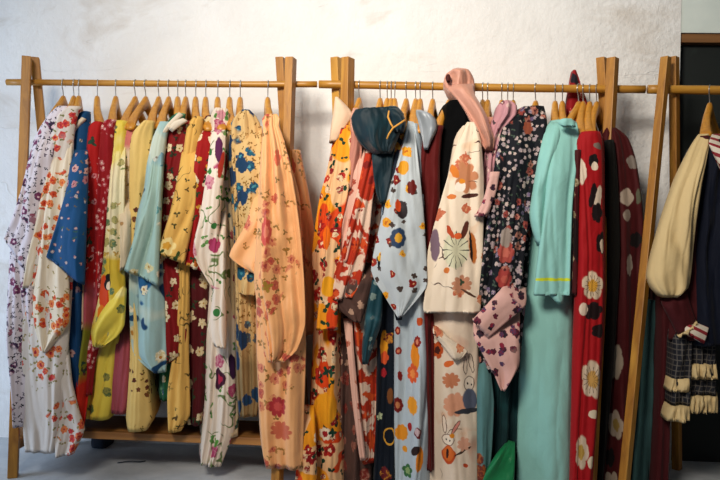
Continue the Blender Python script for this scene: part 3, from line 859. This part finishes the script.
m = cloth_mat('pale_blue_daisy_print', 'c6cccf', (
    FL(10.5, .4, .24, 9, .2, 'e2a42e', 'e8b440', 'c87a20', .35, seed=1), FL(12, .34, .23, 8, .2, '8f2420', 'a83a28', 'e0b890', .25), FL(19, .25, .25, 4, .6, '5a4a44'),
    SP(402, 210, 6, 9, '3a3034', 10), SP(398, 206, 3, 6, 'd05a2a', 10), SP(399, 238, 9, 10, '38506e', 0, 8, .15, 'fill', 'd8a838'), SP(403, 168, 6, 7, 'e0a830'), SP(412, 188, 5, 8, '7a241c', 0, 5, .35)), Yf=-.25, rough=.6)
m2 = cloth_mat('pale_blue_large_motif', 'bcc6cc', (
    SP(417, 355, 6, 14, 'e0952a', 5), SP(414, 372, 8, 10, 'd86a3a', 0, 7, .4, 'fill', 'e89a5a'), SP(413, 403, 8, 9, 'e3a432', 0, 9, .2), SP(398, 375, 3, 5, '8f2820', 0, 8, .2), SP(394, 404, 6, 8, '842620', 0, 8, .2, 'fill', 'c88a60'), SP(397, 431, 8, 8, 'dc9a2e', 0, 9, .15), SP(421, 428, 6, 6, '7a2a30', 12, 4, .2), SP(420, 427, 4, 4, 'c8b0b0', 12, 4, .2), SP(408, 424, 3, 4, 'a82c2c'), SP(423, 455, 6, 13, 'dc9028', -12), SP(416, 446, 7, 4, '3a2420', 30), SP(404, 468, 8, 7, '4a7a4c', 20, 5, .5, 'fill', '9ab07a'), SP(400, 447, 3, 3, 'e0a030'), SP(396, 330, 3.5, 4, '9a2e24', 0, 8, .2, 'fill', 'd89070'), SP(396, 350, 4, 4, '9a2e24', 0, 8, .2, 'fill', 'd89070'), SP(420, 340, 5, 6, '9a2e24', 0, 8, .2, 'fill', 'd89070'), SP(422, 320, 4, 4, 'c8602a')), Yf=-.225, rough=.6)
garment('kimono', 'pale grey-blue kimono with yellow and dark red round flowers', 'kimono', [
    ('body', [(124, 408, 418), (140, 404, 422), (200, 396, 427), (300, 394, 427), (360, 394, 431), (420, 394, 432), (486, 395, 432), (520, 395, 432)], m2, B(416, -.215, folds=2, amp=.02)),
    ('sleeve', [(408, 121, 414, 122), (403, 140, 416, 138), (393, 175, 420, 175), (382, 215, 424, 215), (371, 270, 427, 268), (385, 297, 426, 288), (398, 318, 402, 317)], m, S(-.262, folds=1.4, amp=.014)),
], GM)
m = cloth_mat('silver_satin', 'a8aeb4', (), rough=.3, spec=.6)
garment('blouse', 'silver grey satin collar between the pale blue and dark red garments', 'blouse', [
    ('collar', [(110, 416, 420), (114, 416, 431), (121, 418, 437), (130, 420, 437), (142, 423, 431), (150, 424, 428)], m, dict(Yf=-.225, th=.05, folds=1.4, amp=.014)),
], GM)
m = cloth_mat('dark_red_cloth', '6e1614', (CL(5, .55, '741a14', 2, .1),), Yf=-.2)
garment('kimono', 'plain dark red garment hanging left of the cream rabbit kimono', 'kimono', [
    ('body', [(126, 432, 444), (136, 424, 442), (160, 420, 440), (200, 419, 440), (250, 418, 438), (300, 420, 434), (400, 424, 434), (470, 426, 434)], m, B(433, -.245, folds=2.2, amp=.018)),
], GM)
m = cloth_mat('black_cloth', '07080c', (), rough=.85, spec=.1, sheen=0)
garment('jacket', 'plain black garment beside the raised pink sleeve', 'jacket', [
    ('body', [(101, 449, 464), (106, 446, 470), (118, 446, 474), (140, 440, 474), (180, 437, 470), (230, 437, 460), (290, 433, 450)], m, B(449.6, -.23, folds=1.4)),
], GM)
m = cloth_mat('cream_rabbit_print', 'eadac6', (
    CL(6, .6, 'e2b890', 3, .12), FL(10, .25, .3, 7, .4, 'd8a07c', 'c8785a'),
    SP(466, 178, 13, 16, 'c8906c', 10, 7, .5), BR(13, .012, '5a3c34', .55),
    SP(454, 172, 4, 8, 'd88a3c', 30), SP(460, 187, 5.5, 5, 'f0e6d8'), SP(462, 182, 3, 2.5, 'e29a34'), SP(470, 196, 9, 2.5, '5a3024', 8), SP(451, 197, 5, 2.5, 'd88a4c', 0),
    SP(456, 250, 13, 18, 'd6d2b8', 0), SP(456, 250, 14, 19, '4a4a48', 0, 12, 0, 'rays'), SP(450, 232, 2.5, 7, 'c8603a', 30), SP(465, 230, 3, 9, '6a3a2c', -15), SP(458, 236, 4, 3, 'd8703c', 0), SP(474, 248, 4, 16, 'c07a3c', 8), SP(472, 246, 1.5, 16, '2c2420', 8),
    SP(462, 284, 11, 9, 'c89478', 10, 9, .45), SP(462, 282, 3, 4, '4a5a44', 0, 3, .5), SP(469, 293, 9, 1.2, '6a4a3a', -25), SP(434, 245, 5, 16, '8a7480', 0), SP(446, 270, 3, 3, 'd88a4c')), Yf=-.25)
m2 = cloth_mat('cream_rabbit_print_lower', 'e2d2c0', (
    CL(6, .6, 'dcae8c', 3, .12), CL(4.5, .62, 'cf9c84', 2, .1),
    SP(450, 378, 9, 8, 'c88a68', 0, 9, .45), SP(455, 402, 13, 12, 'd8a488', 0, 9, .3), BR(12, .01, '6a4a3c', .6),
    SP(472, 362, 2.6, 10, '6a5a52', 12), SP(472, 362, 1.8, 9, 'e2d2c0', 12), SP(465, 364, 2.4, 9, '6a5a52', 3), SP(465, 364, 1.6, 8, 'e2d2c0', 3), SP(469, 382, 6, 7.5, '6a5a52'), SP(469, 382, 5.2, 6.7, 'e6d8c8'), SP(467, 382, .9, 1.2, '2a2020'), SP(472, 383, .9, 1.2, '2a2020'), SP(470, 398, 8, 11, '6a6f80', 8), SP(467, 409, 13, 2.5, '464850', 5),
    SP(443, 421, 2.6, 9, '7a5a4c', 8), SP(443, 421, 1.8, 8, 'ead8c6', 8), SP(455, 424, 2.2, 8, '7a5a4c', -35), SP(455, 424, 1.4, 7, 'd8988c', -35), SP(447, 436, 6.4, 5.8, '7a5a4c'), SP(447, 436, 5.6, 5, 'eee0d0'), SP(451, 432, 2.5, 2.5, 'e0982c'), SP(445, 436, .8, 1, '2a2020'), SP(449, 437, .8, 1, '2a2020'), SP(447, 451, 8, 9.5, 'c8602c', 0, 4, .12), SP(447, 450, 6.5, 7.5, 'd87c3c', 0, 4, .12), SP(446, 450, 1.5, 5, '4a2a20'), SP(462, 448, 10, 1.2, '5a4438', 28), SP(463, 441, 7, 7, 'd8a890', 0, 7, .45), SP(465, 462, 3, 2, 'c8603a', -30), SP(436, 349, 7, 9, 'c0602c', 0, 5, .4, 'fill', '5a2a20'), SP(448, 362, 5, 3, 'd8783c', 20)), Yf=-.225)
garment('kimono', 'cream kimono printed with rabbits, a fan and orange flowers', 'kimono', [
    ('body', [(126, 462, 478), (140, 454, 482), (200, 444, 485), (300, 430, 481), (330, 427, 478), (360, 427, 478), (420, 428, 478), (486, 430, 479), (520, 430, 479)], m2, B(483, -.22, folds=1.4, amp=.012)),
    ('sleeve', [(122, 467, 474), (127, 464, 477), (140, 458, 481), (175, 448, 484), (210, 438, 484), (250, 428, 483), (285, 426, 482), (306, 423, 481), (313, 424, 480)], m, S(-.255, folds=1.3, amp=.014, th=.04, tuck=.02)),
    ('sleeve_tip', [(434, 324, 438, 325), (433, 333, 450, 338), (446, 350, 468, 351), (454, 361, 458, 361)], m, S(-.24, folds=1, amp=.006, th=.02)),
], GM)
mp = cloth_mat('pink_satin', 'cf9f8c', (CL(5, .58, 'deb29e', 2, .15),), rough=.45, spec=.4, sheen=.1)
garment('kimono', 'shiny pink satin kimono with one sleeve tossed up over the rail', 'kimono', [
    ('body', [(118, 484, 497), (132, 482, 496), (180, 482, 490), (250, 481, 488), (300, 478, 486), (360, 478, 486)], mp, B(488, -.18, folds=1.2)),
    ('sleeve', [(446, 74, 458, 68), (444, 79, 469, 70), (444, 86, 474, 79), (448, 94, 475, 90), (455, 101, 475, 99), (460, 105, 473, 104)], mp, dict(Yf=-.12, th=.15, folds=2.0, amp=.022, bulge=.04, step=2.5)),
    ('painted_hollow', [(74.5, 446.5, 449.5), (78, 445.5, 451), (82, 447, 450)], cloth_mat('painted_hollow_shade', '5a2a24', ()), dict(Yf=-.165, th=.02, folds=.5, amp=.001, bulge=.006, step=1.5, label='dark piece painted as shade in the rolled sleeve opening')),  # solid dark piece; its colour stands in for shade in the sleeve hollow
    ('sleeve', [(446, 88, 473, 84), (456, 99, 475, 95), (463, 108, 480, 103), (470, 120, 486, 114), (474, 128, 491, 128), (479, 139, 495, 139), (485, 150, 493, 151)], mp, dict(Yf=-.215, th=.06, folds=1.4, amp=.016, bulge=.035, dY=[.06, .04, .02, 0, -.02, -.02, -.02])),
], GM)
bm = bmesh.new()
pp = [P(x, y, -.19) for x, y in ((447, 82), (449, 75), (454, 73))]
m = cloth_mat('mauve_floral_print', 'c79aa0', (FL(18, .4, .34, 5, .4, '8a4a5c', 'd8b8b4', 'e5d4c8'), FL(22, .3, .3, 2, .9, '5a4a50')), Yf=-.2)
bm.free()
garment('scarf', 'mauve pink floral cloth bunched on hangers left of the navy floral garment', 'scarf', [
    ('cloth', [(101, 502, 511), (106, 497, 517), (116, 494, 517), (126, 490, 508), (140, 487, 502), (160, 484, 498), (200, 482, 496)], m, dict(Yf=-.2, th=.12, folds=2.4, amp=.022, bulge=.035)),
], GM)
m = cloth_mat('navy_blossom_print', '0d1524', (
    FL(30, .5, .34, 2, .9, '5a6a5c', '2c4038'), FL(40, .55, .38, 5, .5, 'c9b8b0', 'a89aa0', clump=(8, .44)), FL(19, .45, .38, 6, .4, '9c5048', 'b88474', '6a2a30', clump=(4.5, .52)), FL(27, .4, .36, 5, .5, '7a6a8a', 'b8a8a8', clump=(6, .52)),
    SP(503, 252, 9, 11, 'b05a50', 0, 6, .3, 'fill', 'c87868'), SP(502, 278, 9, 9, 'b0524c', 0, 6, .3, 'fill', 'c06a5c'), SP(503, 238, 6, 10, 'a89a90', 0, 5, .3), SP(527, 130, 6, 7, 'a8644c', 0, 6, .35)), Yf=-.24)
mb = cloth_mat('pale_pink_border_print', 'd9b3aa', (FL(19, .5, .34, 5, .45, '3a2c3c', '7a3048'), FL(24, .45, .32, 5, .45, '9a3048', '5a4a6a', clump=(6, .45)), CL(5, .58, 'cfa89e', 2, .1)), Yf=-.27)
garment('kimono', 'navy kimono crowded with pale blossoms and pink bordered sleeves', 'kimono', [
    ('body', [(107, 522, 544), (114, 510, 546), (128, 500, 547), (160, 495, 546), (200, 489, 536), (250, 483, 530), (300, 477, 526), (340, 478, 522), (372, 480, 519)], m, B(536, -.225, folds=3, amp=.022)),
    ('sleeve', [(108, 523, 543), (116, 508, 546), (135, 500, 545), (180, 492, 536), (230, 486, 527), (280, 479, 522), (312, 476, 512), (325, 476, 490)], m, S(-.255, folds=2.4, amp=.02, th=.04)),
    ('border', [(172, 490, 500), (190, 486, 497), (205, 481, 492), (217, 474, 487)], mb, S(-.285, tuck=0, th=.015, folds=1, amp=.006, label='pink border near the shoulder')),
    ('cuff', [(507, 281, 526, 288), (500, 290, 526, 305), (487, 304, 507, 322), (472, 320, 488, 338)], mb, S(-.29, th=.02, folds=1, amp=.006, label='pale pink cuff with dark flowers')),
    ('cuff', [(473, 318, 520, 312), (474, 338, 520, 330), (483, 355, 520, 350), (494, 375, 519, 366), (501, 391, 505, 391)], mb, S(-.272, th=.025, folds=1.2, amp=.010, label='pale pink sleeve end with dark flowers')),
], GM)
m = cloth_mat('dark_teal_dot_print', '153f42', (FL(9, .4, .24, 0, 0, '5a1c1e', '6a2c24'), CL(4, .55, '1e5254', 2, .12)), Yf=-.2)
m2 = cloth_mat('bright_green_satin', '2f8a5c', (), rough=.4)
garment('kimono', 'dark teal kimono with dull red dots, under the pink cuffs', 'kimono', [
    ('body', [(150, 520, 540), (200, 500, 535), (300, 482, 530), (360, 478, 524), (420, 478, 520), (486, 478, 518), (520, 478, 518)], m, B(536, -.17, folds=3.2, amp=.022)),
    ('front_edge', [(350, 477, 488), (400, 477, 494), (450, 477, 492), (486, 477, 488), (520, 477, 486)], cloth_mat('pale_teal_edge', '6a9090', (FL(9, .2, .3, 0, 0, '7a3a2c', 'a8683a'),)), S(-.205, folds=1.3, label='paler front edge')),
    ('lining', [(508, 440, 515, 442), (496, 455, 515, 460), (484, 475, 514, 482), (476, 500, 514, 500)], m2, S(-.225, folds=1, label='bright green lining')),
], GM)
mm = cloth_mat('mint_cotton', '9fcdc6', (), rough=.7)
mm2 = cloth_mat('mint_cotton_stripe', '9fcdc6', (SP(553, 279.5, 26, 1.6, 'd0d83c', 1.2, 0), ), rough=.7, Yf=-.28)
mmy = cloth_mat('mint_yellow_piping', '9fcdc6', (FL(22, .6, .3, 0, 0, 'c8cf58'),), rough=.7)
garment('kimono', 'long plain mint green kimono with a yellow line on the sleeve', 'kimono', [
    ('body', [(121, 550, 574), (128, 546, 578), (160, 540, 579), (210, 530, 576), (245, 528, 575), (300, 523, 573), (340, 520, 573), (400, 518, 573), (440, 517, 573), (486, 516, 574), (520, 516, 574)], mm, B(579, -.23, folds=1.2, amp=.012, bulge=.04)),
    ('sleeve', [(122, 550, 566), (130, 545, 562), (160, 538, 558), (195, 532, 552), (214, 529.5, 550), (232, 533, 546), (246, 538, 543)], mm, S(-.262, folds=1, th=.04)),
    ('sleeve', [(123, 554, 577), (135, 551, 579), (165, 548, 577), (200, 545, 573), (250, 539, 571), (293, 534, 570), (295, 535, 569)], mm2, S(-.285, folds=1.5, amp=.008, th=.04)),
    ('sleeve_lining', [(288, 545, 566), (296, 550, 564), (304, 558, 563)], mm, S(-.265, tuck=0, th=.012, amp=.003)),
    ('collar', [(119, 561, 572), (123, 558, 575), (127, 563, 576)], mmy, S(-.292, tuck=0, th=.015, amp=.004, label='collar with yellow piping')),
], GM)
m = cloth_mat('red_tossed_print', 'a01c28', (CL(9, .58, '2a2434', 2, .03), FL(20, .4, .36, 5, .3, 'd8c8bc', 'c84a4c')), Yf=.03)
garment('kimono', 'red patterned sleeve end poking up behind the rail', 'kimono', [
    ('sleeve', [(70, 573, 576), (78, 571, 579), (88, 569, 582), (98, 567, 586), (108, 566, 588), (125, 566, 586), (170, 568, 584)], m, dict(Yf=.06, th=.06, folds=1.2, amp=.014)),
], GM)
m = cloth_mat('red_plum_print', 'ad101e', (
    SP(590, 285, 12, 14, 'd8c4ac', 18, 5, .28, 'fill', 'd8a848'), SP(590, 285, 9, 10, '5a3a24', 0, 14, 0, 'rays'), SP(591, 310, 11, 9, '2a0c10', 10, 5, .3), SP(580, 308, 5, 6, 'dcc8b4'),
    SP(591, 378, 13, 19, 'd0bca6', 10, 5, .28, 'fill', 'c8a060'), SP(590, 378, 9, 13, '4a3424', 0, 14, 0, 'rays'), SP(579, 450, 8, 17, 'd0bca6', 0, 5, .28, 'fill', 'b89850'), SP(592, 412, 5, 4, 'd8c8b0'), SP(590, 460, 4, 6, 'd8c8b0'),
    SP(592, 162, 5, 7, '1c0a0c', 0, 5, .2), SP(593, 167, 3.4, 4.5, 'e0d0bc'), SP(580, 172, 4.6, 14, 'dccbb8', 5, 3, .2), SP(597, 147, 5, 3, '8a7a70', -25), SP(592, 196, 5, 13, '2a0c10', -8, 3, .25), SP(597, 200, 3.6, 14, 'd8c6b4', -8), SP(596, 213, 6, 10, '260c10', 0, 5, .3), SP(601, 243, 7, 11, '260c10', 0, 5, .3, 'fill'), SP(602, 246, 3, 7, 'd0bca8'), SP(598, 330, 8, 7, '2a0c10', 0, 5, .3)), Yf=-.255)
md = cloth_mat('dark_red_lattice', '5a1018', (FL(18, .5, .38, 4, .3, 'b8a890', '8a7a5c'), CL(8, .55, '2a0c10', 2, .04)), Yf=-.21)
garment('kimono', 'bright red kimono with large white plum blossoms left of the post', 'kimono', [
    ('body', [(132, 581, 600), (140, 577, 602), (165, 575, 603), (200, 576, 603), (260, 576, 604), (300, 574, 604), (350, 572, 602), (400, 571, 598), (486, 569, 592), (520, 568, 590)], m, B(597, -.30, folds=1.4, amp=.014)),
    ('lining', [(150, 575, 581), (200, 573.5, 579), (260, 573, 578), (295, 572, 577)], md, S(-.275, tuck=0, th=.015, folds=.8, amp=.004, label='dark patterned edge')),
], GM)
m = cloth_mat('shade_darkened_plum_print', '580b13', (  # red darkened in the colour itself to paint the shadow beside the post
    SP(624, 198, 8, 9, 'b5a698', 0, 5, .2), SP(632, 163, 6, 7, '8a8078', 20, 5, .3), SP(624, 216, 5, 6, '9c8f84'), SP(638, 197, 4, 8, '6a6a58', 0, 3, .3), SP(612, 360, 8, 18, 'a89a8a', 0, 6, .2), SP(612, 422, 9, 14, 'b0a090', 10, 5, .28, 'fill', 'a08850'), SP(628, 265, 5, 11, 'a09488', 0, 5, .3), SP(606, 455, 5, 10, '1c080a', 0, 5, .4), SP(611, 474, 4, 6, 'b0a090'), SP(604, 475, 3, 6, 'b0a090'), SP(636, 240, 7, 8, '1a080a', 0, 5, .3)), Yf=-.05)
garment('kimono', 'red plum blossom kimono right of the post, shadow put into its colour', 'kimono', [
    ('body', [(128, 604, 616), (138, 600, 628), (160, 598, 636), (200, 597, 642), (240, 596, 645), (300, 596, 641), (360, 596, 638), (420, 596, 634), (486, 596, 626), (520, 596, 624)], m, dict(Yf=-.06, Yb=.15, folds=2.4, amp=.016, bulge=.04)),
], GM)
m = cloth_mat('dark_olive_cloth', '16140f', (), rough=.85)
garment('coat', 'blackish olive garment between the post and the shade-darkened red kimono', 'coat', [
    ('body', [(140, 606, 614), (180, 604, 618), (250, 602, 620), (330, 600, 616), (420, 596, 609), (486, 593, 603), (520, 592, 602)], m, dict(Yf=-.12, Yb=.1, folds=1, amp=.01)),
], GM)

# ---- right rack
mcr = cloth_mat('cream_crepe', 'dcc69a', (), rough=.75)
mma = cloth_mat('maroon_cloth', '58181f', (), rough=.8)
mgd = NT('navy_grid_cotton')
uv = mgd.uv(); x, y, _z = mgd.sep(uv)
gx = mgd.math('GREATER_THAN', mgd.math('FRACT', mgd.math('MULTIPLY', x, 50)), .82)
gy = mgd.math('GREATER_THAN', mgd.math('FRACT', mgd.math('MULTIPLY', y, 50)), .82)
mgd.link(mgd.mix(mgd.math('MAXIMUM', gx, gy), lin('0c0e1a'), lin('58524c')), mgd.bsdf.inputs['Base Color'])
mgd.bsdf.inputs['Roughness'].default_value = .8
mgd = mgd.m
def stripe_mat(name, base, c, n):
    N = NT(name); x, y, _z = N.sep(N.uv())
    a = N.math('ADD', N.math('MULTIPLY', x, .45), y)
    f = N.math('GREATER_THAN', N.math('FRACT', N.math('MULTIPLY', a, n)), .6)
    N.link(N.mix(f, lin(base), lin(c)), N.bsdf.inputs['Base Color']); N.bsdf.inputs['Roughness'].default_value = .8
    return N.m
mst = stripe_mat('white_red_stripe', 'd8cbb8', '8a1c24', 30)
garment('dress', 'sailor dress with puffed cream sleeve, maroon cuff and ruffled skirt', 'dress', [
    ('body', [(136, 700, 710), (150, 694, 714), (200, 684, 716), (280, 672, 716), (340, 668, 714)], mma, dict(Yf=-.19, Yb=.12, folds=1.4, amp=.012, neck=P(710, 90, 0).x, rise=.04)),
    ('sleeve', [(134, 699, 709), (145, 692, 709), (180, 676, 702), (220, 662, 696), (255, 652, 693), (276, 648, 691), (288, 652, 688), (297, 661, 677)], mcr, S(-.25, folds=1.7, amp=.018, th=.07, bulge=.04)),
    ('cuff', [(660, 299, 684, 281), (665, 310, 690, 303), (674, 327, 695, 318), (678, 335, 696, 322)], mma, S(-.245, folds=1, amp=.006, label='maroon cuff with cross lacing')),
    ('cuff_frill', [(676, 333, 695, 318), (679, 338, 698, 324)], mcr, S(-.255, folds=5, amp=.008, th=.02, label='cream frill')),
    ('skirt', [(318, 673, 693), (350, 673, 692), (378, 672, 691), (405, 671, 690)], mgd, S(-.205, folds=2, amp=.01, th=.12, label='navy grid skirt tier')),
    ('ruffle', [(375, 673, 689), (384, 672, 690), (392, 670, 689)], mcr, S(-.225, folds=3, amp=.012, th=.12, label='upper cream ruffle')),
    ('ruffle', [(402, 673, 689), (412, 669, 690), (421, 667, 690)], mcr, S(-.225, folds=3, amp=.012, th=.12, label='lower cream ruffle')),
], GT)
mnv = cloth_mat('navy_wool', '0c1a33', (), rough=.8)
garment('dress', 'navy sailor dress with red-striped white collar at the right edge', 'dress', [
    ('body', [(140, 712, 740), (155, 704, 745), (200, 698, 750), (260, 694, 752), (320, 692, 752), (345, 692, 750)], mnv, dict(Yf=-.2, Yb=.12, folds=2.4, amp=.02, bulge=.04)),
    ('collar', [(712, 134, 735, 134), (709, 142, 735, 148), (712, 150, 738, 170), (722, 172, 742, 200)], mst, S(-.255, th=.02, amp=.006, folds=1, label='white collar with red stripes')),
    ('cuff', [(686, 320, 710, 322), (684, 328, 707, 336), (684, 333, 704, 344)], mst, S(-.262, th=.02, amp=.004, folds=1, label='white cuff with red and navy stripes')),
    ('skirt', [(325, 690, 716), (350, 690, 716), (380, 690, 716), (395, 690, 716)], mgd, S(-.18, folds=4, amp=.012, th=.12, label='navy grid skirt tier')),
    ('ruffle', [(360, 690, 716), (370, 689, 717), (379, 688, 718)], mcr, S(-.2, folds=8, amp=.012, th=.12, label='upper cream ruffle')),
    ('ruffle', [(392, 689, 717), (402, 688, 718), (413, 687, 718)], mcr, S(-.2, folds=8, amp=.012, th=.12, label='lower cream ruffle')),
], GT)
m = cloth_mat('dark_teal_long_cloth', '4a6a6a', (CL(4, .55, '547676', 2, .12),))
garment('coat', 'long dark teal garment behind the leaning right post', 'coat', [
    ('body', [(300, 640, 664), (340, 636, 663), (400, 634, 661), (486, 633, 656), (520, 633, 655)], m, dict(Yf=-.02, Yb=.14, folds=2, amp=.02)),
], GT)
garment('coat', 'long narrow maroon garment left of the ruffled skirt', 'coat', [
    ('body', [(290, 662, 676), (340, 661, 673), (400, 659, 671), (486, 656, 668), (520, 656, 668)], mma, dict(Yf=-.12, Yb=.08, folds=1.2, amp=.014)),
], GT)

# ---- things under the left rack
nv = plain_mat('dark_navy_cloth', '101c30', .8)
b = floor_at(103, .2)
bm = bmesh.new()
rs = []
for i, (px, h, w) in enumerate(((94, .0, .0), (96, .03, .5), (101, .05, .9), (106, .05, .9), (110, .035, .6), (112, .0, .0))):
    pass
box_bm(bm, (b.x-.035, b.y-.06, 0), (b.x+.035, b.y+.06, .09), .02)
for v in bm.verts:
    if v.co.z > .05 and v.co.y < b.y: v.co.z -= .025
tag(link_mesh('bundle', bm, nv, loc=(b.x, b.y, 0)), 'small dark navy bundle on the floor behind the shelf plank', 'bundle')
bm = bmesh.new()
b = floor_at(130, -.02)
tube_bm(bm, [(b.x-.05, b.y-.01, .003), (b.x-.02, b.y, .006), (b.x+.01, b.y+.004, .008), (b.x+.04, b.y+.01, .005), (b.x+.055, b.y+.03, .003)], .0025, 6)
tag(link_mesh('twig', bm, nv, loc=(b.x, b.y, 0)), 'thin dark twig on the pale floor under the shelf', 'twig')
